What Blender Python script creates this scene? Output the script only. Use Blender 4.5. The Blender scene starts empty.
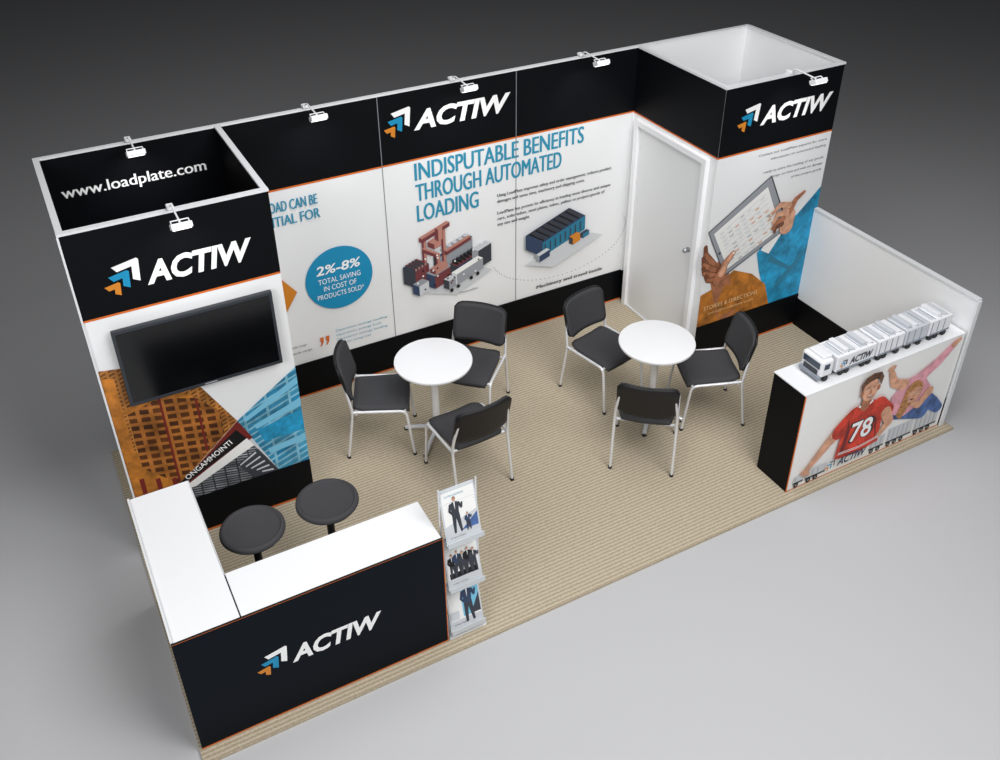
import bpy, bmesh, random
from math import *
from mathutils import Vector, Matrix
random.seed(4)
scene=bpy.context.scene
scene.view_settings.view_transform='Standard'
scene.view_settings.look='None'
COL=scene.collection

# ------------------------------------------------------------ materials
def lin(c):
    return tuple(((x/255)/12.92 if x/255<=.04045 else ((x/255+.055)/1.055)**2.4) for x in c)+(1,)
MATS={}
def mat(name,rgb=None,rough=.5,metal=0,spec=.4,emit=0):
    if name in MATS: return MATS[name]
    m=bpy.data.materials.new(name); m.use_nodes=True
    b=m.node_tree.nodes['Principled BSDF']
    b.inputs['Base Color'].default_value=lin(rgb)
    b.inputs['Roughness'].default_value=rough
    b.inputs['Metallic'].default_value=metal
    b.inputs['Specular IOR Level'].default_value=spec
    if emit:
        b.inputs['Emission Color'].default_value=(1,1,1,1); b.inputs['Emission Strength'].default_value=emit
    MATS[name]=m; return m
def photo(name,rgb,scale=14,lo=.68,hi=1.22):
    """printed photographic tone: base colour varied by procedural noise"""
    m=mat(name,rgb,.55); nt=m.node_tree; b=nt.nodes['Principled BSDF']
    tc=nt.nodes.new('ShaderNodeTexCoord'); nz=nt.nodes.new('ShaderNodeTexNoise'); nz.inputs['Scale'].default_value=scale; nz.inputs['Detail'].default_value=6; nz.inputs['Roughness'].default_value=.62
    nt.links.new(tc.outputs['Object'],nz.inputs['Vector'])
    r=nt.nodes.new('ShaderNodeValToRGB'); r.color_ramp.elements[0].position=.32; r.color_ramp.elements[1].position=.70
    r.color_ramp.elements[0].color=lin(tuple(c*lo for c in rgb)); r.color_ramp.elements[1].color=lin(tuple(min(255,c*hi) for c in rgb))
    nt.links.new(nz.outputs['Fac'],r.inputs[0]); nt.links.new(r.outputs[0],b.inputs['Base Color']); return m
def brickmat(name,c1,c2,mo,scale,bw=.5,rh=.25,ms=.04,off=0):
    m=mat(name,c1,.55); nt=m.node_tree; b=nt.nodes['Principled BSDF']
    tc=nt.nodes.new('ShaderNodeTexCoord'); sp=nt.nodes.new('ShaderNodeSeparateXYZ'); cb=nt.nodes.new('ShaderNodeCombineXYZ')
    nt.links.new(tc.outputs['Object'],sp.inputs[0]); nt.links.new(sp.outputs[0],cb.inputs[0])
    # perspective slant of the facade rows
    ma=nt.nodes.new('ShaderNodeMath'); ma.operation='MULTIPLY_ADD'; ma.inputs[1].default_value=.22 if off==0 else -.35
    nt.links.new(sp.outputs[0],ma.inputs[0]); nt.links.new(sp.outputs[2],ma.inputs[2]); nt.links.new(ma.outputs[0],cb.inputs[1])
    br=nt.nodes.new('ShaderNodeTexBrick'); nt.links.new(cb.outputs[0],br.inputs['Vector'])
    br.inputs['Color1'].default_value=lin(c1);br.inputs['Color2'].default_value=lin(c2);br.inputs['Mortar'].default_value=lin(mo)
    br.inputs['Scale'].default_value=scale;br.inputs['Mortar Size'].default_value=ms
    br.inputs['Brick Width'].default_value=bw;br.inputs['Row Height'].default_value=rh;br.offset=0
    nz=nt.nodes.new('ShaderNodeTexNoise');nz.inputs['Scale'].default_value=7;nz.inputs['Detail'].default_value=5;nt.links.new(cb.outputs[0],nz.inputs['Vector'])
    r=nt.nodes.new('ShaderNodeMapRange'); r.inputs[1].default_value=.3;r.inputs[2].default_value=.7;r.inputs[3].default_value=.38;r.inputs[4].default_value=1.2
    nt.links.new(nz.outputs['Fac'],r.inputs[0])
    mx=nt.nodes.new('ShaderNodeVectorMath');mx.operation='SCALE'
    nt.links.new(br.outputs['Color'],mx.inputs[0]);nt.links.new(r.outputs[0],mx.inputs['Scale'])
    nt.links.new(mx.outputs[0],b.inputs['Base Color']); return m
WHITE=mat('panel_white',(236,237,238),.45)
BLACK=mat('header_black',(6,8,12),.55,spec=.14)
NAVY=mat('counter_navy',(4,12,22),.55,spec=.12)
ORANGE=mat('orange_line',(214,106,36),.5)
BLUE=mat('print_blue',(20,140,184),.5)
BLUET=mat('headline_blue',(44,144,176),.5)
TXW=mat('text_white',(248,248,248),.4)
TXG=mat('text_grey',(80,80,86),.5)
ALU=mat('aluminium_profile',(226,228,230),.4,.05)
CHROME=mat('frame_tube',(228,229,232),.25,.3)
SEAT=mat('seat_fabric',(60,60,63),.8)
BACKM=mat('chair_back_black',(18,18,20),.5)
SKIN=photo('print_skin',(214,160,130),16,.82,1.14)
SKIND=photo('print_skin_dark',(172,112,80),16,.8,1.15)
SKIN3=mat('print_skin_shadow',(116,70,50),.6)
RED=photo('print_red',(200,58,38),12,.72,1.2)
REDD=mat('print_dark_red',(112,34,30),.6)
PINK=photo('print_pink',(226,160,172),12,.84,1.12)
HAIR=photo('print_hair',(84,54,36),40,.5,1.5)
HAIRB=photo('print_hair_blond',(176,124,74),40,.6,1.3)
GREY=mat('print_grey',(150,154,160),.5)
LGREY=mat('print_light_grey',(205,208,212),.5)
DGREY=mat('print_dark_grey',(56,60,68),.5)
SLATE=mat('print_slate',(50,66,94),.5)
TEAL=mat('print_teal',(40,120,150),.5)
SALMON=mat('print_salmon',(186,130,116),.5)
MAROON=mat('print_maroon',(116,58,62),.5)
DBLUE=photo('print_denim',(74,104,158),14,.7,1.2)
LBLUE=mat('print_sky',(120,190,220),.5)
SLEEVE=photo('print_sleeve_blue',(34,146,190),9,.72,1.18)
OCHRE=mat('print_ochre',(210,130,38),.5)
OCHREP=photo('print_ochre_photo',(188,118,44),9,.7,1.15)
PAPER=mat('print_paper',(240,240,238),.5)
BLK=mat('print_black',(18,18,20),.5)
ORB=brickmat('print_building_orange',(104,58,22),(74,40,16),(178,110,48),10,.8,.62,.13)
ORB2=brickmat('print_building_orange_far',(138,84,34),(112,64,24),(190,126,60),16,.8,.5,.13,1)
BLB=brickmat('print_building_blue',(30,128,172),(70,160,196),(140,200,224),8,1.3,.42,.07,1)
GRB=brickmat('print_containers',(176,180,186),(112,116,124),(50,52,58),16,1.4,.34,.09)

def carpet_mat():
    m=mat('carpet_tan',(170,156,130),.95,spec=.1); nt=m.node_tree; b=nt.nodes['Principled BSDF']
    tc=nt.nodes.new('ShaderNodeTexCoord')
    w=nt.nodes.new('ShaderNodeTexWave'); w.bands_direction='Y'; w.inputs['Scale'].default_value=11
    w.inputs['Distortion'].default_value=1.6; w.inputs['Detail'].default_value=2;w.inputs['Detail Scale'].default_value=7
    nt.links.new(tc.outputs['Object'],w.inputs['Vector'])
    n=nt.nodes.new('ShaderNodeTexNoise'); n.inputs['Scale'].default_value=70; n.inputs['Detail'].default_value=4
    nt.links.new(tc.outputs['Object'],n.inputs['Vector'])
    ad=nt.nodes.new('ShaderNodeMath');ad.operation='MULTIPLY_ADD';ad.inputs[1].default_value=.40
    nt.links.new(w.outputs['Fac'],ad.inputs[0])
    mu=nt.nodes.new('ShaderNodeMath');mu.operation='MULTIPLY';mu.inputs[1].default_value=.6
    nt.links.new(n.outputs['Fac'],mu.inputs[0]);nt.links.new(mu.outputs[0],ad.inputs[2])
    r=nt.nodes.new('ShaderNodeValToRGB'); r.color_ramp.elements[0].color=lin((150,137,115));r.color_ramp.elements[0].position=.2
    r.color_ramp.elements[1].color=lin((196,184,163));r.color_ramp.elements[1].position=.75
    nt.links.new(ad.outputs[0],r.inputs[0]);nt.links.new(r.outputs[0],b.inputs['Base Color'])
    return m
CARPET=carpet_mat()
GROUND=mat('studio_floor',(186,186,188),.65,spec=.2)

# ------------------------------------------------------------ mesh helpers
def empty(name,loc=(0,0,0),rz=0):
    e=bpy.data.objects.new(name,None); e.location=loc; e.rotation_euler=(0,0,rz); e.empty_display_size=.1
    COL.objects.link(e); return e
def addobj(name,me,parent=None,mats=()):
    o=bpy.data.objects.new(name,me)
    for m in mats: me.materials.append(m)
    COL.objects.link(o)
    if parent: o.parent=parent
    return o
def bm_obj(name,bm,m,parent=None,smooth=False):
    me=bpy.data.meshes.new(name); bmesh.ops.recalc_face_normals(bm,faces=bm.faces); bm.to_mesh(me); bm.free()
    if smooth:
        for p in me.polygons: p.use_smooth=True
    return addobj(name,me,parent,[m])
def box(name,x0,x1,y0,y1,z0,z1,m,parent=None,bev=0,seg=2,M=None):
    bm=bmesh.new(); bmesh.ops.create_cube(bm,size=1)
    for v in bm.verts:
        v.co=Vector(((x0+x1)/2+v.co.x*(x1-x0),(y0+y1)/2+v.co.y*(y1-y0),(z0+z1)/2+v.co.z*(z1-z0)))
    if bev: bmesh.ops.bevel(bm,geom=bm.edges[:],offset=bev,segments=seg,affect='EDGES',profile=.5)
    if M is not None: bmesh.ops.transform(bm,matrix=M,verts=bm.verts)
    return bm_obj(name,bm,m,parent)
def lathe(name,prof,m,parent=None,loc=(0,0,0),n=48,M=None,smooth=True):
    bm=bmesh.new(); rings=[]
    for r,z in prof:
        if r<1e-6: rings.append([bm.verts.new((0,0,z))])
        else: rings.append([bm.verts.new((r*cos(2*pi*i/n),r*sin(2*pi*i/n),z)) for i in range(n)])
    for a,b in zip(rings,rings[1:]):
        for i in range(n):
            j=(i+1)%n
            if len(a)==1 and len(b)==1: continue
            if len(a)==1: bm.faces.new((a[0],b[i],b[j]))
            elif len(b)==1: bm.faces.new((a[i],a[j],b[0]))
            else: bm.faces.new((a[i],a[j],b[j],b[i]))
    MM=Matrix.Translation(loc)
    if M is not None: MM=MM@M
    bmesh.ops.transform(bm,matrix=MM,verts=bm.verts)
    o=bm_obj(name,bm,m,parent,smooth)
    if smooth:
        try: o.data.set_sharp_from_angle(angle=radians(40))
        except Exception: pass
    return o
def tube(name,paths,r,m,parent=None):
    cu=bpy.data.curves.new(name,'CURVE'); cu.dimensions='3D'; cu.bevel_depth=r; cu.bevel_resolution=3; cu.use_fill_caps=True
    for p in paths:
        s=cu.splines.new('POLY'); s.points.add(len(p)-1)
        for i,q in enumerate(p): s.points[i].co=(*q,1)
    o=bpy.data.objects.new(name,cu); COL.objects.link(o)
    dg=bpy.context.evaluated_depsgraph_get(); me=bpy.data.meshes.new_from_object(o.evaluated_get(dg))
    bpy.data.objects.remove(o); 
    for p in me.polygons: p.use_smooth=True
    me.materials.clear()
    return addobj(name,me,parent,[m])
def bend(pts,r=.04,n=5):
    P=[Vector(p) for p in pts]; out=[P[0]]
    for a,b,c in zip(P,P[1:],P[2:]):
        d1=(a-b);d2=(c-b);k=min(r,d1.length*.45,d2.length*.45)
        s=b+d1.normalized()*k;e=b+d2.normalized()*k
        for i in range(n+1):
            t=i/n; out.append(s*(1-t)**2+b*2*t*(1-t)+e*t*t)
    out.append(P[-1]); return [tuple(p) for p in out]

# ------------------------------------------------------------ flat print helper
_tc={}
def textgeo(s,shear,off,sp=1):
    k=(s,shear,off,sp)
    if k in _tc: return _tc[k]
    cu=bpy.data.curves.new('t','FONT'); cu.body=s; cu.size=1; cu.shear=shear; cu.offset=off; cu.space_character=sp; cu.resolution_u=3
    o=bpy.data.objects.new('t',cu); COL.objects.link(o)
    dg=bpy.context.evaluated_depsgraph_get(); me=bpy.data.meshes.new_from_object(o.evaluated_get(dg))
    v=[(a.co.x,a.co.y) for a in me.vertices]; f=[tuple(p.vertices) for p in me.polygons]
    bpy.data.objects.remove(o); bpy.data.meshes.remove(me)
    x0=min(a for a,_ in v);x1=max(a for a,_ in v);y0=min(b for _,b in v);y1=max(b for _,b in v)
    v=[((a-x0)/(x1-x0),(b-y0)/(y1-y0)) for a,b in v]
    _tc[k]=(v,f,(x1-x0)/(y1-y0)); return _tc[k]
class Print:
    """flat artwork: s,t plane coords -> world; every element one thin layer above the previous"""
    def __init__(s,O,U,V,N,step=.0002):
        s.O,s.U,s.V,s.N=map(Vector,(O,U,V,N)); s.v=[];s.f=[];s.mi=[];s.m=[];s.k=4;s.step=step
    def idx(s,m):
        if m not in s.m: s.m.append(m)
        return s.m.index(m)
    def raw(s,vs,fs,m):
        b=len(s.v); s.k+=1; h=s.k*s.step
        s.v+= [s.O+s.U*a+s.V*c+s.N*h for a,c in vs]
        for f in fs: s.f.append([b+i for i in f]); s.mi.append(s.idx(m))
    def poly(s,p,m): s.raw(p,[list(range(len(p)))],m)
    def rect(s,x0,x1,y0,y1,m): s.poly([(x0,y0),(x1,y0),(x1,y1),(x0,y1)],m)
    def ell(s,x,y,rx,ry,m,a=0,n=28):
        s.poly([(x+rx*cos(t)*cos(a)-ry*sin(t)*sin(a),y+rx*cos(t)*sin(a)+ry*sin(t)*cos(a)) for t in [2*pi*i/n for i in range(n)]],m)
    def cap(s,a,b,r1,r2,m,n=8):
        d=atan2(b[1]-a[1],b[0]-a[0]); p=[]
        for i in range(n+1):
            t=d+pi/2+pi*i/n; p.append((a[0]+r1*cos(t),a[1]+r1*sin(t)))
        for i in range(n+1):
            t=d-pi/2+pi*i/n; p.append((b[0]+r2*cos(t),b[1]+r2*sin(t)))
        s.poly(p,m)
    def chain(s,pts,rs,m):
        for a,b,r1,r2 in zip(pts,pts[1:],rs,rs[1:]): s.cap(a,b,r1,r2,m)
    def text(s,t,x,y,h,m,w=None,shear=0,off=0,align='L',sp=1,bold=0):
        v,f,ar=textgeo(t,shear,off,sp)
        if w is None: w=h*ar
        if align=='C': x-=w/2
        if align=='R': x-=w
        for dx in ([0] if not bold else [-bold,0,bold]): s.raw([(x+dx+a*w,y+b*h) for a,b in v],f,m)
    def logo(s,x,y,w,h,c3=None,tm=None):
        """three nested chevrons + wordmark inside x..x+w, y..y+h"""
        def chev(cx,cy,L,t,m):
            P=[(-L,0),(-t*.3,0),(0,-t*.3),(0,-L),(-t,-L+t*.7),(-t,-t*1.0),(-L+t*.7,-t)]
            s.poly([(cx+a+0.10*b,cy+b+.20*a) for a,b in P],m)
        u=h
        chev(x+u*1.24,y+u*1.12,u*.86,u*.23,c3 or TXW)
        chev(x+u*.88,y+u*.76,u*.66,u*.22,BLUE)
        chev(x+u*.54,y+u*.40,u*.50,u*.19,OCHRE)
        s.text('ACTIW',x+u*1.34,y+u*.02,u*.86,tm or TXW,w=w-u*1.34,shear=.22,off=.038)
    def build(s,name,parent=None):
        me=bpy.data.meshes.new(name); me.from_pydata([tuple(v) for v in s.v],[],s.f)
        for m in s.m: me.materials.append(m)
        for p,i in zip(me.polygons,s.mi): p.material_index=i
        o=bpy.data.objects.new(name,me); COL.objects.link(o)
        if parent: o.parent=parent
        return o

# ------------------------------------------------------------ dimensions
W=1.1944; YS=1.1535; H=2.5; D=2.8644; HL=1.2; T=.03; X5=5*W; X4=4*W; ZH=1.94; PL=.33

g=box('floor',-40,45,-30,50,-.06,-.02,GROUND)
c=box('floor_carpet',-.06,6.02,-2.95,.05,-.0195,0,CARPET)

# ------------------------------------------------------------ walls
def wall(name,x0,x1,y0,y1,z1,m=WHITE):
    return box(name,x0,x1,y0,y1,0.0005,z1,m)
wb=wall('wall_back',0,X5,0,T,H)
wl=wall('wall_left',0,T,-YS,-.0005,H)
ws=wall('wall_storage_side',W-T/2,W+T/2,-YS+T,-.0005,H)
wsf=wall('wall_storage_front',T,W+T/2,-YS,-YS+T-.0005,H)
wd=wall('wall_door_side',X4-T/2,X4+T/2,-YS+T,-.0005,H)
wrf=wall('wall_room_front',X4-T/2,X5-T,-YS,-YS+T-.0005,H)
wrr=wall('wall_room_right',X5-T,X5,-YS,-.0005,H)
wr=wall('wall_right',X5-T,X5,-D,-YS-.0005,HL)

n=0
def trim(x0,x1,y0,y1,z0,z1,m=ALU,par=None):
    global n; n+=1; k=.0005*n
    return box('trim_%d'%n,x0-k,x1+k,y0-k,y1+k,z0,z1+k,m,par)
c2=.003
trim(-c2,X5+c2,-c2,T+c2,H,H+.012)
trim(-c2,T+c2,-YS-c2,-c2,H,H+.012); trim(W-T/2-c2,W+T/2+c2,-YS-c2,-c2,H,H+.012)
trim(-c2,W+T/2+c2,-YS-c2,-YS+T+c2,H,H+.012)
trim(X4-T/2-c2,X4+T/2+c2,-YS-c2,-c2,H,H+.012); trim(X5-T-c2,X5+c2,-YS-c2,-c2,H,H+.012)
trim(X4-T/2-c2,X5+c2,-YS-c2,-YS+T+c2,H,H+.012)
trim(X5-T-c2,X5+c2,-D-c2,-YS-.012,HL,HL+.012)
box('trim_right_end',X5-T-.004,X5+.004,-D-.016,-D-.0001,0.001,HL-.001,ALU)

box('baseboard_back',W+T/2,X4-T/2-.001,-.012,-.0005,.001,PL,BLACK)
box('baseboard_storage',.0,W+T/2,-YS-.012,-YS-.0005,.001,PL,BLACK)
box('baseboard_room',X4-T/2,X5-T,-YS-.012,-YS-.0005,.001,PL,BLACK)
box('baseboard_right',X5-T-.012,X5-T-.0005,-D,-YS-.013,.001,PL-.05,BLACK)
box('baseboard_door_side',X4-T/2-.012,X4-T/2-.0005,-.08,-.013,.001,PL,BLACK)
for i,(a,b,y) in enumerate([(W+T/2,X4-T/2-.001,-.013),(X4-T/2,X5-T,-YS-.013),(0,W+T/2,-YS-.013)]):
    box('trim_orange_%d'%i,a,b,y-.003,y,.002,.014,ORANGE)

# ------------------------------------------------------------ prints on walls
mural=empty('wall_mural')
P=Print((0,0,0),(1,0,0),(0,0,1),(0,-1,0))
P.rect(T,W-T/2,1.94,H,BLACK); P.rect(T,W-T/2,0,1.92,BLACK); P.rect(T,W-T/2,1.925,1.94,ORANGE)
P.rect(W+T/2,X4-T/2,ZH,H,BLACK); P.rect(W+T/2,X4-T/2,ZH-.014,ZH,ORANGE)
P.text('www.loadplate.com',.11,2.18,.105,TXW,w=.96,bold=.002)
P.logo(2.42,2.17,1.11,.19)
for t,z,w in [('INDISPUTABLE BENEFITS',1.75,1.59),('THROUGH AUTOMATED',1.565,1.37),('LOADING',1.38,.56)]:
    P.text(t,2.66,z,.152,BLUET,w=w,bold=.004)
P2=[('Using LoadPlate improves safety and order management, reduces product',3.40,1.42,1.16),('damages and saves time, machinery and shipping costs.',3.40,1.365,.88),
 ('LoadPlate has proven its efficiency in loading most diverse and unique',3.40,1.255,1.16),('cars, solar tubes, steel plates, tubes, pallets to project goods of',3.40,1.20,1.10),('any size and weight.',3.40,1.145,.32)]
for t,x,z,w in P2: P.text(t,x,z,.038,TXG,w=w,bold=.0008)
P.text('POTENTIAL FOR',1.22,1.635,.085,BLUET,w=.63,bold=.002); P.text('WHAT LOAD CAN BE',1.22,1.755,.085,BLUET,w=.62,bold=.002)
P.ell(1.945,1.06,.285,.285,BLUE,n=56)
P.text('2%-8%',1.945,1.12,.085,TXW,w=.38,shear=.15,off=.02,align='C')
for i,t in enumerate(['TOTAL SAVING','IN COST OF','PRODUCTS SOLD*']): P.text(t,1.945,1.035-.07*i,.048,TXW,w=[.36,.28,.40][i],align='C')
P.poly([(1.30,1.08),(1.46,1.20),(1.585,1.03),(1.46,.84),(1.30,.95)],OCHRE)
for dx in (0,.05): P.poly([(1.72+dx,.54),(1.75+dx,.54),(1.745+dx,.485),(1.725+dx,.455),(1.715+dx,.455),(1.73+dx,.49),(1.72+dx,.50)],ORANGE)
for i,w in enumerate([.46,.40,.46,.30]): P.text('Operation savings loading containers'[:26-4*(i%2)],1.86,.55-.045*i,.024,BLUET,w=w)
for i,w in enumerate([.18,.22]): P.text('of goods cargo',1.42,.50-.06*i,.028,TXG,w=w)
P.text('Machinery and travel inside',3.80,.385,.045,TXG,w=.72,bold=.002)
def iso(bx,bz,x,y,z,w,d,h,ct,cl,cr,k=1.0):
    ex=(.80*k,.30*k);ey=(-.62*k,.42*k)
    def p(a,b,c): return (bx+a*ex[0]+b*ey[0],bz+a*ex[1]+b*ey[1]+c*k)
    P.poly([p(x,y,z+h),p(x+w,y,z+h),p(x+w,y+d,z+h),p(x,y+d,z+h)],ct)
    P.poly([p(x,y,z),p(x+w,y,z),p(x+w,y,z+h),p(x,y,z+h)],cr)
    P.poly([p(x,y,z),p(x,y+d,z),p(x,y+d,z+h),p(x,y,z+h)],cl)
bx,bz,K=2.90,.66,.80
def I(*a): iso(bx,bz,*a,K)
P.poly([(2.58,.72),(2.98,.58),(3.34,.74),(3.0,.94)],LGREY)
I(.20,.40,0,.50,.10,.20,SLATE,DGREY,GREY)
for i in range(6): I(.22+i*.08,.40,.20,.05,.10,.03,LGREY,GREY,SLATE)
I(.02,.44,.0,.035,.035,.50,SALMON,MAROON,SALMON); I(.30,.44,.0,.035,.035,.46,SALMON,MAROON,SALMON)
I(.02,.20,.34,.035,.28,.04,SALMON,MAROON,SALMON); I(.02,.20,.0,.035,.035,.34,SALMON,MAROON,SALMON)
I(.0,.44,.47,.40,.06,.045,SALMON,MAROON,MAROON); I(.12,.15,.34,.36,.05,.04,SALMON,MAROON,MAROON)
I(.06,.30,.40,.10,.12,.06,SALMON,MAROON,SALMON); I(.20,.40,.40,.06,.06,.14,SALMON,MAROON,SALMON)
I(-.14,.42,.0,.20,.22,.20,SLATE,DGREY,MAROON)
for i in range(4): I(-.13+i*.045,.43,.20,.025,.18,.03,MAROON,DGREY,SALMON)
I(-.05,.18,.0,.26,.16,.16,GREY,SLATE,MAROON); I(-.02,.20,.16,.18,.10,.05,SALMON,MAROON,SALMON)
I(.26,.14,.0,.36,.14,.13,MAROON,DGREY,SLATE)
for i in range(6): I(.28+i*.055,.15,.13,.03,.12,.035,DGREY,BLK,MAROON)
I(.50,.05,.0,.20,.12,.22,LGREY,GREY,DGREY)
I(-.24,.24,.0,.14,.12,.12,GREY,SLATE,LGREY)
I(.10,-.04,.03,.40,.10,.13,PAPER,LGREY,GREY); I(-.02,-.04,.03,.10,.10,.11,LGREY,DGREY,GREY)
for i in (0,.1,.3,.4): P.ell(2.93+i*.64,.655+i*.24,.016,.020,BLK,n=10)
for q in range(26): P.ell(2.85+random.uniform(-.24,.45),.72+random.uniform(.0,.34),.009,.009,random.choice([REDD,DGREY,PAPER,BLK]),n=8)
P.text('WarehousePlate',3.0,.60,.022,TXG,w=.18)
bx,bz,K=3.84,.74,.84
P.poly([(3.66,.70),(3.96,.60),(4.48,.80),(4.2,.92)],LGREY)
I(0,0,0,.66,.34,.17,SLATE,SLATE,TEAL)
for i in range(7): I(.03+i*.09,.02,.17,.055,.29,.02,DGREY,BLK,SLATE)
for i in range(8):
    a=bx+.02+i*.078*.67; P.rect(a,a+.010,bz+.03+(a-bx)*.375,bz+.12+(a-bx)*.375,DGREY)
I(.36,-.14,0,.12,.08,.08,OCHRE,DGREY,OCHRE); I(.52,-.14,0,.10,.06,.05,SLATE,DGREY,TEAL); I(-.10,-.06,0,.16,.07,.08,LGREY,GREY,SLATE)
for i in range(46):
    t=pi*1.08+i*pi*1.0/46
    P.ell(4.02+.70*cos(t),.86+.36*sin(t)-.0,.005,.005,TXG,n=6)
P.build('mural_print',mural)

sgn=empty('header_sign')
P=Print((X4-T/2,0,0),(0,-1,0),(0,0,1),(-1,0,0)); P.rect(0,YS,ZH,H,BLACK); P.rect(0,YS,ZH-.014,ZH,ORANGE)
P.build('header_print',sgn)
P=Print((W-T/2,0,0),(0,-1,0),(0,0,1),(-1,0,0)); P.rect(0,YS-T,0,H,BLACK); P.rect(0,YS-T,1.925,1.94,ORANGE); P.build('print_side_inner',ws)
P=Print((T,0,0),(0,-1,0),(0,0,1),(1,0,0)); P.rect(0,YS-T,0,H,BLACK); P.build('print_left_inner',wl)
P=Print((W+T/2,0,0),(0,-1,0),(0,0,1),(1,0,0)); P.rect(0,YS,ZH,H,BLACK); P.rect(0,YS,0,PL,BLACK); P.build('print_side_outer',ws)

# storage front poster
po=empty('wall_poster')
P=Print((0,-YS,0),(1,0,0),(0,0,1),(0,-1,0)); R=W+T/2
P.rect(0,R,1.93,H,BLACK); P.rect(0,R,1.916,1.93,ORANGE)
P.logo(.16,2.06,.90,.185)
P.poly([(0,1.56),(.36,1.50),(.58,1.22),(.76,.87),(.12,PL),(0,PL)],ORB2)
P.poly([(.0,1.50),(.08,1.48),(.08,.86),(.30,.80),(.30,PL+.14),(.12,PL),(0,PL)],OCHREP)
P.poly([(.10,1.18),(.30,1.24),(.52,1.16),(.66,1.0),(.66,.80),(.30,.50),(.10,.72)],ORB)
P.poly([(.10,1.18),(.30,1.24),(.52,1.16),(.50,1.20),(.30,1.29),(.08,1.22)],OCHREP)
P.poly([(.30,1.24),(.315,1.24),(.315,.52),(.30,.50)],REDD)
P.poly([(.52,1.16),(.535,1.15),(.535,.70),(.52,.69)],REDD)
for i in range(6):
    a=.01+i*.05; P.poly([(a,.66-.02*i),(a+.03,.66-.02*i),(a+.03,.50),(a,.50)],REDD if i%2 else OCHREP)
P.poly([(.0,.50),(.28,.50),(.24,.43),(.0,.40)],ORB)
P.poly([(.76,.87),(R,1.17),(R,PL),(.98,PL)],BLB)
P.poly([(.80,.87),(R,1.09),(R,1.03),(.82,.84)],LBLUE)
P.poly([(.86,.79),(R,.90),(R,.84),(.88,.75)],LBLUE)
P.poly([(.88,.74),(R,.80),(R,.62),(.92,.62)],SLEEVE)
P.poly([(.93,.55),(R,.58),(R,.52),(.94,.50)],LBLUE)
P.poly([(.76,.87),(.98,PL),(.12,PL)],LGREY)
P.poly([(.76,.87),(.84,.69),(.16,.36),(.12,PL)],REDD)
P.poly([(.74,.80),(.80,.70),(.30,.46),(.28,.49)],BLK)
P.poly([(.80,.70),(.98,PL),(.20,PL),(.22,.40)],GRB)
P.poly([(.80,.70),(.84,.62),(.40,.43),(.28,.43)],PAPER)
P.poly([(.86,.58),(.98,PL),(.80,PL),(.70,.50)],DGREY)
for i in range(5): P.poly([(.72+i*.035,.49-.03*i),(.84+i*.025,.56-.05*i),(.845+i*.025,.545-.05*i),(.72+i*.035,.478-.03*i)],LGREY)
v,f,ar=textgeo('ONGAMMOINTI',0,.01)
P.raw([(.36+a*.34-b*.02,.505+a*.19+b*.04) for a,b in v],f,TXW)
P.build('poster_print',po)

# room front poster
po2=empty('wall_poster')
P=Print((0,-YS,0),(1,0,0),(0,0,1),(0,-1,0)); L=X4-T/2; R=X5
P.rect(L,R,ZH,H,BLACK); P.rect(L,R,ZH-.014,ZH,ORANGE); P.logo(4.91,2.13,.99,.18)
tx=['Contact our LoadPlate experts for more','information on automated loading','','ready to solve the loading of any goods','cargo, on time and with no damage','of the project goods']
for i,t in enumerate(tx):
    if t: P.text(t,5.93,1.85-.055*i,.028,TXG,w=[.74,.60,0,.66,.56,.34][i],align='R')
P.poly([(5.50,1.14),(5.74,1.20),(R,1.42),(R,PL),(5.56,PL),(5.40,.72),(5.34,.92)],SLEEVE)
P.poly([(5.70,1.08),(5.80,1.16),(R,1.24),(R,1.18),(5.74,1.0)],BLUE); P.poly([(5.50,.86),(5.78,.66),(5.82,.60),(5.48,.80)],TEAL)
P.poly([(5.62,.52),(R,.88),(R,.80),(5.60,.44)],TEAL)
P.poly([(L,.66),(4.92,.70),(5.10,.82),(5.32,.72),(5.50,.56),(5.58,PL),(L,PL)],OCHREP)
P.poly([(5.46,1.06),(5.56,1.20),(5.68,1.18),(5.48,.88),(5.38,.94)],PAPER)
P.chain([(5.08,.44),(4.99,.66),(4.93,.86)],[.12,.10,.10],SKIND)
P.poly([(4.95,.50),(5.02,.70),(5.16,.64),(5.22,.40),(5.0,.36)],OCHREP)
for a,b,c in [((4.86,.94),(4.76,1.07),(4.75,1.14)),((4.88,.88),(4.755,.97),(4.74,1.04)),((4.90,.82),(4.775,.88),(4.75,.94)),((4.92,.78),(4.82,.80),(4.79,.85))]:
    P.chain([a,b,c],[.035,.027,.021],SKIN3); P.chain([a,b],[.026,.018],SKIND)
P.poly([(4.755,1.28),(5.365,1.66),(5.66,1.10),(5.0,.79)],DGREY)
P.poly([(4.765,1.275),(5.36,1.645),(5.645,1.10),(5.0,.805)],GREY)
P.poly([(4.82,1.25),(5.34,1.56),(5.565,1.11),(5.02,.86)],PAPER)
def tq(a,b):
    A,B,C,E=[(4.82,1.25),(5.34,1.56),(5.565,1.11),(5.02,.86)]
    return tuple(A[i]*(1-a)*(1-b)+B[i]*a*(1-b)+C[i]*a*b+E[i]*(1-a)*b for i in (0,1))
for r in range(9):
    b=.1+r*.1
    P.poly([tq(.06,b),tq(.94,b),tq(.94,b+.010),tq(.06,b+.010)],LGREY)
    for q in range(7):
        if random.random()<.7:
            a=.08+q*.125; P.poly([tq(a,b+.03),tq(a+.07,b+.03),tq(a+.07,b+.05),tq(a,b+.05)],random.choice([GREY,LGREY,LGREY,OCHRE]))
P.ell(4.90,1.05,.012,.012,DGREY,n=12)
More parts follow.
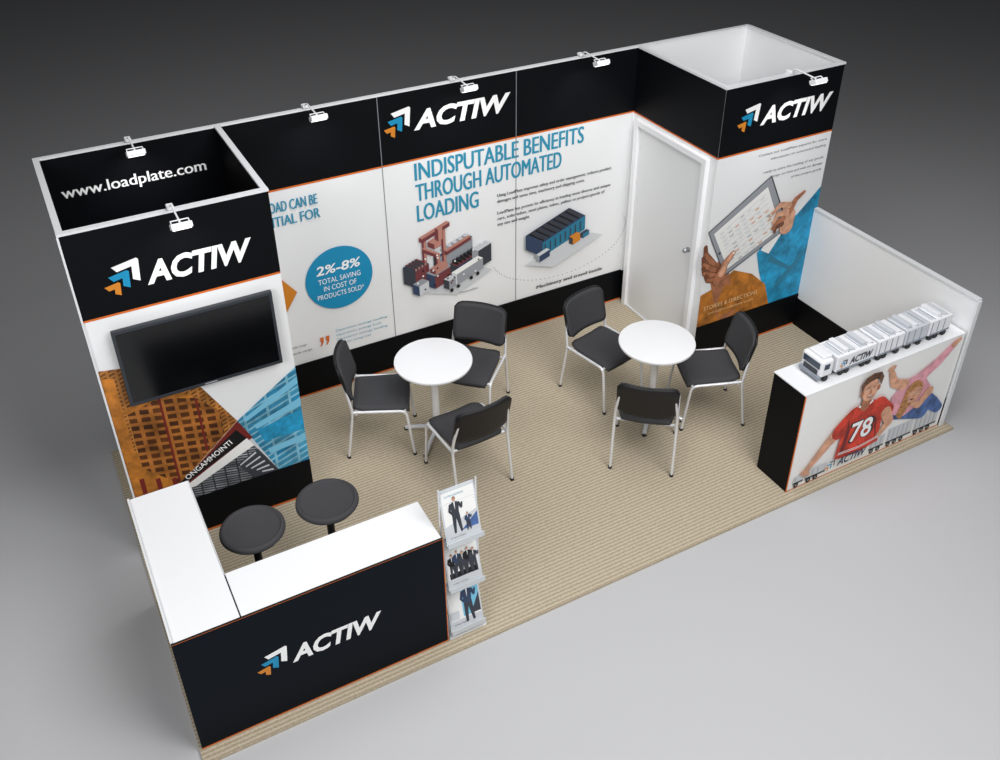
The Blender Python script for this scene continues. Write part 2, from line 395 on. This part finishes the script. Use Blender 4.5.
P.chain([(4.93,.78),(4.97,.92),(5.05,1.01)],[.06,.040,.027],SKIND); P.chain([(4.95,.84),(4.985,.93),(5.05,1.01)],[.035,.024,.018],SKIN)
P.ell(5.056,1.014,.014,.010,PAPER,a=.8,n=12)
P.chain([(5.62,1.12),(5.62,1.22),(5.60,1.30)],[.075,.08,.06],SKIN)
P.chain([(5.63,1.28),(5.68,1.37),(5.76,1.42)],[.035,.026,.017],SKIND)
P.chain([(5.56,1.16),(5.49,1.14),(5.49,1.10)],[.026,.021,.016],SKIN3)
P.chain([(5.57,1.21),(5.48,1.19),(5.47,1.14)],[.028,.022,.017],SKIND)
P.chain([(5.59,1.27),(5.49,1.27),(5.46,1.20)],[.030,.024,.018],SKIN)
P.chain([(5.61,1.33),(5.51,1.36),(5.41,1.28)],[.032,.025,.016],SKIN)
P.ell(5.415,1.283,.010,.008,PAPER,a=.8,n=10)
PO=mat('print_pale_orange',(236,196,140),.5)
P.text('STORIES & DIRECTIONS',4.80,.50,.042,PO,w=.60); P.text('info@loadplate.com',4.86,.44,.030,PO,w=.5)
P.build('poster_print',po2)

for i,x in enumerate((2*W,3*W)):
    box('trim_seam_%d'%i,x-.003,x+.003,-.004,-.0005,PL,H,mat('seam_grey',(130,132,138),.4))
box('trim_corner',X4-T/2-.022,X4-T/2-.0005,-.022,-.0005,PL,ZH-.02,WHITE)
box('trim_left_edge',-.008,.004,-YS-.014,-YS-.001,0,H-.001,ALU)

# ------------------------------------------------------------ door
dr=empty('door_1')
xd=X4-T/2
box('leaf',xd-.016,xd-.001,-1.02,-.14,.013,1.84,WHITE,dr,bev=.003)
fr=mat('door_frame_white',(246,247,249),.35)
box('frame_left',xd-.045,xd-.001,-.139,-.085,.0005,1.849,fr,dr,bev=.003)
box('frame_right',xd-.045,xd-.001,-1.07,-1.021,.0005,1.849,fr,dr,bev=.003)
box('frame_top',xd-.045,xd-.001,-1.07,-.085,1.85,1.90,fr,dr,bev=.003)
box('threshold',xd-.03,xd-.001,-1.02,-.14,.0005,.012,ALU,dr)
KS=mat('knob_steel',(170,172,176),.3,.5)
lathe('knob',[(0,.0),(.010,.0),(.010,.025),(.020,.032),(.023,.043),(.017,.054),(0,.057)],KS,dr,loc=(xd-.016,-.95,1.02),M=Matrix.Rotation(-pi/2,4,'Y'),n=24)
lathe('knob_plate',[(0,0),(.024,0),(.024,.004),(0,.004)],KS,dr,loc=(xd-.016,-.95,1.02),M=Matrix.Rotation(-pi/2,4,'Y'),n=24)

# ------------------------------------------------------------ television
tv=empty('television')
y=-YS
BZ=mat('tv_bezel',(50,54,60),.4,spec=.3)
box('mount',.45,.8,y-.04,y-.004,1.42,1.70,BLK,tv)
box('housing',.13,1.12,y-.065,y-.03,1.275,1.84,BZ,tv,bev=.006)
box('screen',.152,1.098,y-.068,y-.064,1.305,1.817,mat('tv_glass',(6,7,9),.18,spec=.35),tv)
box('logo_bar',.60,.68,y-.068,y-.064,1.285,1.293,GREY,tv)

# ------------------------------------------------------------ arm spotlights
LAMP=mat('lamp_white',(235,236,238),.4)
def lamp(x,y):
    e=empty('arm_spotlight',(x,y,H+.017))
    box('clamp',-.02,.02,-.02,.035,0,.022,LAMP,e,bev=.004)
    tube('arm',[bend([(0,0,.015),(0,-.05,.05),(0,-.27,.04)],.03)],.006,LAMP,e)
    M=Matrix.Translation((0,-.30,.03))@Matrix.Rotation(radians(-25),4,'X')
    box('head',-.06,.06,-.038,.038,-.018,.018,LAMP,e,bev=.006,M=M)
    box('lens',-.05,.05,-.03,.03,-.022,-.017,mat('lamp_lens',(250,250,245),.3,emit=1.5),e,M=M)
    tube('yoke',[[(-.05,-.285,.045),(-.05,-.265,.05),(.05,-.265,.05),(.05,-.285,.045)]],.004,LAMP,e)
    l=bpy.data.lights.new('bulb','SPOT'); l.energy=9; l.spot_size=radians(110); l.spot_blend=1; l.shadow_soft_size=.05
    lo=bpy.data.objects.new('bulb',l); COL.objects.link(lo); lo.parent=e; lo.location=(0,-.31,-.01)
    lo.rotation_euler=Vector((0,.30,-.62)).to_track_quat('-Z','Y').to_euler()
for x in (.6,1.84,3.02,4.2): lamp(x,0.01)
lamp(.63,-YS+.01); lamp(5.40,-YS+.01)

# ------------------------------------------------------------ chairs
def chair(x,y,a):
    e=empty('conference_chair',(x,y,0),radians(a))
    bm=bmesh.new(); N=10; top=[];bot=[]
    for i in range(N+1):
        u=i/N; X=-.205+.43*u; ra=[];rb=[]
        for j in range(N+1):
            w=j/N*2-1; hw=.225-.02*(1-u)
            cr=1-.10*max(0,abs(u*2-1)-.7)/.3
            Y=w*hw*cr; z=.47-.012*(1-w*w)-.025*max(0,(u-.8)/.2)**2+.012*max(0,(.2-u)/.2)
            ed=.014*max(0,(abs(w)-.85)/.15)**2
            ra.append(bm.verts.new((X,Y,z-ed))); rb.append(bm.verts.new((X,Y*.97,z-.042)))
        top.append(ra);bot.append(rb)
    for i in range(N):
        for j in range(N):
            bm.faces.new((top[i][j],top[i+1][j],top[i+1][j+1],top[i][j+1])); bm.faces.new((bot[i][j],bot[i][j+1],bot[i+1][j+1],bot[i+1][j]))
    for i in range(N):
        bm.faces.new((top[i][0],bot[i][0],bot[i+1][0],top[i+1][0])); bm.faces.new((top[i][N],top[i+1][N],bot[i+1][N],bot[i][N]))
        bm.faces.new((top[0][i],top[0][i+1],bot[0][i+1],bot[0][i])); bm.faces.new((top[N][i],bot[N][i],bot[N][i+1],top[N][i+1]))
    bm_obj('seat',bm,SEAT,e,True)
    LEAN=.24
    def back(name,off,th,m,sc=1):
        bm=bmesh.new(); F=[];B=[]; NZ=10;NY=12
        for i in range(NZ+1):
            v=i/NZ*2-1; f1=[];b1=[]
            for j in range(NY+1):
                w=j/NY*2-1
                cr=1-.10*max(0,(abs(v)-.75)/.25)**2; ch=1-.08*max(0,(abs(w)-.8)/.2)**2
                Y=w*.228*cr*sc; Z=.68+v*.16*ch*sc; X=-.222-LEAN*(Z-.52)-.035*(1-w*w)+.03+off
                f1.append(bm.verts.new((X,Y,Z))); b1.append(bm.verts.new((X-th,Y*.99,Z)))
            F.append(f1);B.append(b1)
        for i in range(NZ):
            for j in range(NY):
                bm.faces.new((F[i][j],F[i][j+1],F[i+1][j+1],F[i+1][j])); bm.faces.new((B[i][j],B[i+1][j],B[i+1][j+1],B[i][j+1]))
        for i in range(NZ):
            bm.faces.new((F[i][0],F[i+1][0],B[i+1][0],B[i][0])); bm.faces.new((F[i][NY],B[i][NY],B[i+1][NY],F[i+1][NY]))
        for j in range(NY):
            bm.faces.new((F[0][j],B[0][j],B[0][j+1],F[0][j+1])); bm.faces.new((F[NZ][j],F[NZ][j+1],B[NZ][j+1],B[NZ][j]))
        bm_obj(name,bm,m,e,True)
    back('back_cushion',.012,.02,SEAT,.97); back('back_shell',-.008,.016,BACKM)
    fr=[]
    for s in (-1,1):
        fr.append(bend([(-.27,s*.235,.008),(-.205,s*.232,.44),(-.222,s*.228,.55),(-.255,s*.205,.70)],.05))
        fr.append(bend([(.245,s*.235,.008),(.20,s*.232,.435),(-.20,s*.232,.445)],.05))
    fr.append([(.19,-.23,.425),(.19,.23,.425)]); fr.append([(-.18,-.23,.425),(-.18,.23,.425)])
    tube('frame',fr,.0115,CHROME,e)
    for k,(px,py) in enumerate([(-.27,-.235),(-.27,.235),(.245,-.235),(.245,.235)]):
        lathe('foot_%d'%(k+1),[(0,0),(.015,0),(.015,.018),(0,.018)],BLK,e,loc=(px,py,0),n=16)
for q in [(1.92,-.82,-24),(2.71,-.82,-136),(2.33,-1.50,93),(3.80,-1.14,-76),(4.38,-1.78,158),(3.66,-1.95,50)]: chair(*q)

# ------------------------------------------------------------ tables
TW=mat('table_white',(238,238,240),.3)
def table(x,y):
    e=empty('round_table',(x,y,0))
    lathe('top',[(0,.725),(.285,.725),(.297,.728),(.302,.738),(.300,.748),(.294,.75),(0,.75)],TW,e,n=72)
    lathe('column',[(0,.03),(.03,.03),(.03,.68),(.09,.722),(.09,.7255),(0,.7255)],CHROME,e,n=32)
    pts=[]
    for k in range(4):
        a=pi/4+k*pi/2; pts.append(bend([(0,0,.07),(.12*cos(a),.12*sin(a),.065),(.27*cos(a),.27*sin(a),.018)],.04))
    tube('base',pts,.018,CHROME,e)
    for k in range(4):
        a=pi/4+k*pi/2; lathe('glide_%d'%(k+1),[(0,0),(.02,0),(.02,.012),(0,.016)],BLK,e,loc=(.265*cos(a),.265*sin(a),0),n=16)
table(2.30,-1.01); table(3.95,-1.63)

# ------------------------------------------------------------ bar stools
def stool(x,y):
    e=empty('bar_stool',(x,y,0))
    lathe('seat',[(0,.675),(.16,.675),(.19,.683),(.202,.70),(.200,.716),(.190,.726),(.178,.728),(.172,.720),(.16,.717),(0,.715)],SEAT,e,n=64)
    lathe('under_plate',[(0,.62),(.05,.62),(.13,.67),(.13,.676),(0,.676)],BLK,e)
    lathe('post',[(0,.02),(.025,.02),(.025,.63),(0,.63)],BLK,e,n=24)
    lathe('base',[(0,0),(.19,0),(.19,.008),(.10,.02),(.03,.035),(0,.04)],CHROME,e)
    tube('footrest',[[(.12*cos(t*pi/12),.12*sin(t*pi/12),.24) for t in range(25)],[(-.12,0,.24),(.12,0,.24)]],.009,CHROME,e)
stool(.59,-2.03); stool(1.08,-2.02)

# ------------------------------------------------------------ reception counter
rc=empty('reception_counter')
hc=.915
CT=mat('counter_white',(234,235,237),.4)
box('wing_body',-.03,.31,-2.50,-1.65,.001,hc-.02,NAVY,rc)
box('front_body',-.03,1.50,-2.83,-2.505,.001,hc-.02,NAVY,rc)
box('wing_top',-.035,.32,-2.84,-1.64,hc-.02,hc,CT,rc,bev=.002,seg=1)
box('front_top',.328,1.51,-2.84,-2.50,hc-.02,hc,CT,rc,bev=.002,seg=1)
box('edge_front',-.045,1.515,-2.852,-2.841,.001,hc+.004,BLK,rc)
box('edge_left',-.045,-.036,-2.84,-1.64,.001,hc+.004,BLK,rc)
box('edge_left_cap',-.047,-.034,-2.84,-1.64,hc+.004,hc+.009,ALU,rc)
box('inner_lip',.322,.326,-2.5,-1.64,hc-.03,hc-.005,ALU,rc)
P=Print((0,-2.852,0),(1,0,0),(0,0,1),(0,-1,0))
P.rect(-.045,1.515,0.002,hc,NAVY); P.rect(-.045,1.515,.002,.012,ORANGE); P.rect(1.510,1.515,.002,hc,ORANGE); P.rect(-.045,1.515,hc,hc+.003,ORANGE)
P.logo(.335,.40,.76,.155); P.build('front_print',rc)

# ------------------------------------------------------------ brochure rack
br=empty('brochure_rack',(1.655,-2.80,0))
for s in (-1,1): tube('upright_%d'%(1 if s<0 else 2),[bend([(s*.12,.06,.01),(s*.12,.02,.6),(s*.12,.03,1.22)],.05)],.006,CHROME,br)
box('base',-.13,.13,-.06,.12,0,.012,CHROME,br,bev=.003)
CL=mat('acrylic_tray',(205,210,214),.2)
def figure(P,x,y,h,c,face=SKIN,hair=HAIR,lean=0):
    s=h
    P.chain([(x-.04*s,y+.5*s),(x-.06*s,y+.25*s),(x-.07*s+lean,y)],[.06*s,.045*s,.03*s],DGREY)
    P.chain([(x+.04*s,y+.5*s),(x+.07*s,y+.25*s),(x+.10*s,y)],[.06*s,.045*s,.03*s],DGREY)
    P.poly([(x-.12*s,y+.80*s),(x-.05*s,y+.84*s),(x+.05*s,y+.84*s),(x+.12*s,y+.80*s),(x+.085*s,y+.46*s),(x-.085*s,y+.46*s)],c)
    P.chain([(x-.11*s,y+.78*s),(x-.15*s,y+.62*s),(x-.09*s,y+.52*s)],[.035*s,.03*s,.022*s],c)
    P.chain([(x+.11*s,y+.78*s),(x+.17*s,y+.64*s),(x+.20*s,y+.76*s)],[.035*s,.03*s,.022*s],c)
    P.poly([(x-.02*s,y+.84*s),(x+.02*s,y+.84*s),(x,y+.62*s)],PAPER)
    P.ell(x,y+.93*s,.045*s,.065*s,hair,n=14); P.ell(x,y+.915*s,.038*s,.052*s,face,n=14)
for k in range(3):
    zt=1.19-.39*k
    a=Vector((0,.045,zt)); b=Vector((0,-.045,zt-.345)); V=(a-b).normalized(); Nn=V.cross(Vector((1,0,0))); 
    if Nn.y>0: Nn=-Nn
    bm=bmesh.new(); th=Nn*.008
    vs=[Vector((-.115,b.y,b.z)),Vector((.115,b.y,b.z)),Vector((.115,a.y,a.z)),Vector((-.115,a.y,a.z))]
    f1=[bm.verts.new(q) for q in vs]; g2=[bm.verts.new(q-th) for q in vs]
    bm.faces.new(f1); bm.faces.new(g2[::-1])
    for i in range(4): bm.faces.new((f1[i],g2[i],g2[(i+1)%4],f1[(i+1)%4]))
    bm_obj('tray_%d'%(k+1),bm,CL,br)
    box('lip_%d'%(k+1),-.118,.118,b.y-.028,b.y+.004,b.z-.012,b.z-.002,CL,br)
    box('lip_edge_%d'%(k+1),-.118,.118,b.y-.030,b.y-.026,b.z-.012,b.z+.030,CL,br)
    box('cross_bar_%d'%(k+1),-.12,.12,.02,.032,zt-.1,zt-.088,CHROME,br)
    P=Print(Vector((-.105,b.y,b.z))+V*.01,(1,0,0),V,Nn,.0002)
    P.rect(0,.21,0,.325,PAPER); P.rect(0,.21,.0,.05,LGREY)
    if k==0: P.poly([(.0,.05),(.21,.05),(.21,.16),(.0,.10)],LGREY); P.poly([(.10,.05),(.21,.14),(.21,.05)],DBLUE); figure(P,.075,.05,.24,DGREY); figure(P,.145,.04,.12,SLATE)
    if k==1: 
        P.rect(.01,.20,.05,.09,BLK)
        for q in range(5): figure(P,.035+q*.035,.06+.015*(q%2),.17,[BLK,SLATE,DGREY,BLK,DGREY][q])
    if k==2: P.rect(.09,.21,.06,.29,LBLUE); P.poly([(.14,.06),(.21,.20),(.21,.06)],DGREY); figure(P,.13,.02,.28,SLATE); P.rect(.0,.06,.06,.12,LGREY)
    P.text('ACTIW LOADPLATE',.02,.295,.012,BLUET,w=.12); P.text('Product catalogue',.02,.014,.012,TXG,w=.1)
    P.build('brochure_%d'%(k+1),br)

# ------------------------------------------------------------ display counter (right)
dc=empty('display_counter')
x0,x1,yf,yb,hk=4.31,5.925,-2.86,-2.54,.92
box('body',x0,x1,yf,yb,.001,hk-.012,BLACK,dc)
box('top',x0-.004,x1,yf-.004,yb+.004,hk-.012,hk,CT,dc,bev=.002,seg=1)
box('edge_left',x0-.003,x0+.003,yf-.006,yf,.001,hk-.012,ORANGE,dc)
P=Print((0,yf,0),(1,0,0),(0,0,1),(0,-1,0),.0002)
P.rect(x0,x1,.002,hk-.013,PAPER); P.rect(x0,x1,.002,.010,ORANGE)
for (a,b,h) in [(5.14,5.30,.12),(5.32,5.60,.15),(5.62,5.88,.15),(4.36,4.46,.07),(4.48,4.68,.09)]:
    P.rect(a,b,.055,.055+h,LGREY); P.rect(a,b,.055,.072,DGREY)
    for q in range(int((b-a)/.05)): P.rect(a+.015+q*.05,a+.022+q*.05,.08,.045+h,GREY)
    for q in range(max(1,int((b-a)/.07))): P.ell(a+.035+q*.07,.04,.024,.024,BLK,n=14); P.ell(a+.035+q*.07,.04,.010,.010,GREY,n=10)
P.chain([(5.30,.42),(5.50,.34),(5.66,.26)],[.10,.09,.07],DBLUE)
P.chain([(5.62,.40),(5.76,.30),(5.85,.22)],[.08,.06,.045],DBLUE)
P.poly([(5.22,.40),(5.24,.56),(5.36,.68),(5.52,.70),(5.66,.52),(5.68,.40),(5.44,.30)],PINK)
P.chain([(5.50,.64),(5.68,.74),(5.82,.86)],[.065,.05,.034],PINK); P.chain([(5.81,.855),(5.86,.885)],[.03,.02],SKIN)
P.chain([(5.34,.64),(5.22,.70),(5.16,.82)],[.05,.038,.026],SKIN)
for k in range(5):
    a=radians(50+k*22); P.chain([(5.155,.83),(5.155+.034*cos(a),.83+.034*sin(a)),(5.155+.056*cos(a+.1),.83+.056*sin(a+.1))],[.012,.009,.006],SKIN)
P.ell(5.475,.52,.098,.112,HAIRB); P.poly([(5.38,.52),(5.34,.34),(5.40,.28),(5.48,.42),(5.50,.50)],HAIRB)
P.ell(5.49,.50,.070,.086,SKIN,a=-.3); P.poly([(5.42,.56),(5.46,.60),(5.54,.59),(5.57,.54),(5.50,.565),(5.44,.53)],HAIRB)
for s in (-1,1): P.ell(5.488+s*.027,.507-s*.008,.008,.005,PAPER,n=10); P.ell(5.488+s*.027,.507-s*.008,.004,.005,BLK,n=10)
P.poly([(5.482,.505),(5.490,.505),(5.490,.477),(5.474,.477)],SKIND); P.chain([(5.455,.462),(5.478,.450),(5.502,.455)],[.003,.007,.003],REDD)
P.chain([(5.66,.46),(5.58,.36),(5.50,.40)],[.05,.035,.025],SKIN)
P.chain([(4.79,.50),(4.64,.36),(4.49,.19)],[.075,.05,.03],SKIN)
P.chain([(4.86,.52),(4.74,.44)],[.10,.085],RED)
for k in range(5):
    a=radians(190+k*22); P.chain([(4.48,.18),(4.48+.045*cos(a),.18+.045*sin(a)),(4.48+.075*cos(a+.15),.18+.075*sin(a+.15))],[.014,.010,.007],SKIN)
P.poly([(4.74,.54),(4.86,.62),(5.02,.63),(5.12,.57),(5.17,.40),(5.19,.16),(4.98,.12),(4.74,.15),(4.76,.36)],RED)
P.poly([(4.80,.54),(4.84,.40),(4.82,.20),(4.78,.18),(4.80,.38)],REDD); P.poly([(5.08,.50),(5.10,.36),(5.15,.20),(5.12,.38)],REDD)
P.chain([(5.09,.54),(5.21,.44)],[.085,.07],RED); P.chain([(5.20,.44),(5.27,.32),(5.18,.22)],[.05,.042,.03],SKIN)
P.chain([(4.88,.615),(4.945,.575),(5.01,.62)],[.010,.010,.010],PAPER)
P.text('78',4.965,.26,.21,BLK,w=.26,off=.04,align='C'); P.text('78',4.965,.27,.19,TXW,w=.22,off=.02,align='C')
for z in (.19,.205): P.chain([(4.77,z),(4.98,z-.015),(5.18,z+.01)],[.003,.003,.003],TXW)
P.cap((4.94,.60),(4.945,.68),.045,.045,SKIND)
P.ell(4.955,.745,.080,.103,SKIN,a=.12); P.ell(4.872,.735,.016,.028,SKIND); P.ell(5.038,.740,.016,.028,SKIND)
P.poly([(4.865,.75),(4.845,.82),(4.88,.875),(4.95,.898),(5.03,.885),(5.066,.83),(5.056,.76),(5.04,.775),(5.03,.815),(4.99,.835),(4.93,.825),(4.885,.80)],HAIR)
for s in (-1,1): 
    P.ell(4.955+s*.032,.748,.012,.006,PAPER,n=12); P.ell(4.955+s*.032,.748,.005,.006,BLK,n=10); P.chain([(4.955+s*.046,.766),(4.955+s*.018,.770)],[.002,.0035],HAIR)
P.poly([(4.952,.75),(4.962,.75),(4.970,.712),(4.945,.712)],SKIND)
P.chain([(4.930,.690),(4.955,.680),(4.982,.692)],[.003,.009,.003],REDD); P.chain([(4.938,.689),(4.975,.690)],[.003,.003],PAPER)
v,f,ar=textgeo('ACTIW',.22,.03,1); P.raw([(4.78+a*.30,.075+b*.08) for a,b in v],f,SLATE)
for k,cm in enumerate((OCHRE,BLUE,DGREY)):
    cx,cy,Lh,t=4.69+k*.03,.11+k*.022,.040+k*.008,.011
    P.poly([(cx-Lh,cy),(cx,cy),(cx,cy-Lh),(cx-t,cy-Lh),(cx-t,cy-t),(cx-Lh,cy-t)],cm)
P.build('front_print',dc)

# ------------------------------------------------------------ model lorry on counter
S=.89
tr=empty('model_lorry',(5.135-S*5.10,-2.70+S*2.685,hk)); tr.scale=(S,S,S)
TRW=mat('lorry_white',(232,233,237),.4); TRG=mat('lorry_grey',(200,204,210),.45); TRD=mat('lorry_dark_grey',(140,147,158),.5)  # darkest body grey: bumper, ribs, roof slots and skirts
ya,yb2=-2.80,-2.57
box('cab',4.37,4.50,ya,yb2,.045,.20,TRW,tr,bev=.022,seg=3)
box('cab_window',4.366,4.38,ya+.025,yb2-.025,.12,.175,mat('lorry_glass',(60,72,86),.15),tr)
box('cab_side_window',4.395,4.45,ya-.002,ya+.004,.12,.17,mat('lorry_glass'),tr)
box('wind_deflector',4.40,4.50,ya+.03,yb2-.03,.19,.225,TRW,tr,bev=.012)
box('grille',4.364,4.376,ya+.04,yb2-.04,.065,.105,DGREY,tr)
box('bumper',4.355,4.385,ya+.005,yb2-.005,.025,.06,TRD,tr,bev=.004)
box('chassis',4.39,5.84,ya+.03,yb2-.03,.03,.05,DGREY,tr)
segs=[(4.53,4.96),(4.98,5.28),(5.30,5.56),(5.58,5.84)]
for i,(a,b) in enumerate(segs):
    box('trailer_%d'%(i+1),a,b,ya,yb2,.05,.195,TRW if i!=2 else TRG,tr,bev=.006)
    m=int((b-a)/.07)
    for q in range(m):
        xx=a+.02+q*(b-a-.04)/m
        if i: box('rib_%d_%d'%(i,q),xx,xx+.006,ya-.004,ya+.001,.06,.185,TRD,tr)
        box('roof_unit_%d_%d'%(i,q),xx,xx+.045,ya+.025,yb2-.025,.19,.200+.016*((q*2+i)%3),TRW if q%2 else TRG,tr,bev=.004,seg=1)
        box('roof_slot_%d_%d'%(i,q),xx+.048,xx+.053,ya+.02,yb2-.02,.193,.199,TRD,tr)
    box('skirt_%d'%(i+1),a+.01,b-.01,ya-.002,ya+.001,.05,.068,TRD,tr)
k=0
for xx in (4.43,4.60,4.66,4.84,4.90,5.02,5.08,5.22,5.36,5.48,5.62,5.68,5.78):
    for yy in (ya-.002,yb2-.022):
        k+=1
        lathe('wheel_%d'%k,[(0,0),(.012,0),(.014,.004),(.026,.004),(.028,.008),(.028,.02),(.024,.024),(0,.024)],BLK,tr,loc=(xx,yy+.024,.029),M=Matrix.Rotation(pi/2,4,'X'),n=20)
P=Print((0,ya-.003,0),(1,0,0),(0,0,1),(0,-1,0))
P.raw([(4.67+a*.25,.085+b*.07) for a,b in v],f,DGREY)
for kk,cm in enumerate((OCHRE,BLUE,DGREY)):
    cx,cy,Lh,t=4.595+kk*.022,.11+kk*.020,.034+kk*.007,.010
    P.poly([(cx-Lh,cy),(cx,cy),(cx,cy-Lh),(cx-t,cy-Lh),(cx-t,cy-t),(cx-Lh,cy-t)],cm)
P.build('side_print',tr)

# ------------------------------------------------------------ lights / world / camera
def area(name,loc,tgt,size,e,col=(1,1,1)):
    l=bpy.data.lights.new(name,'AREA'); l.shape='SQUARE'; l.size=size; l.energy=e; l.color=col
    o=bpy.data.objects.new(name,l); COL.objects.link(o); o.location=loc
    o.rotation_euler=(Vector(tgt)-Vector(loc)).to_track_quat('-Z','Y').to_euler(); return o
area('key_softbox',(3.4,-6.6,6.0),(3.1,-2.8,0),3.5,330)
area('added_overhead_light',(2.8,-2.2,6.2),(2.8,-1.9,0),4,170)  # added light without a visible source, brightens carpet and shapes table shadows
area('added_fill_light',(-3.0,-5.8,4.8),(1.6,-2.4,.2),3.5,230)  # added fill without a visible source, lifts left-facing walls and near-left floor
w=bpy.data.worlds.new('studio'); scene.world=w; w.use_nodes=True
w.node_tree.nodes['Background'].inputs[0].default_value=(.9,.95,1,1); w.node_tree.nodes['Background'].inputs[1].default_value=.02

cam=bpy.data.cameras.new('camera'); co=bpy.data.objects.new('camera',cam); COL.objects.link(co)
cam.sensor_width=36; cam.lens=.959*36; cam.shift_x=-.0016; cam.shift_y=-.0666; cam.clip_end=200
co.location=(-.0382,-6.4985,5.085); co.rotation_euler=(.9885,.0056,-.4948)
scene.camera=co
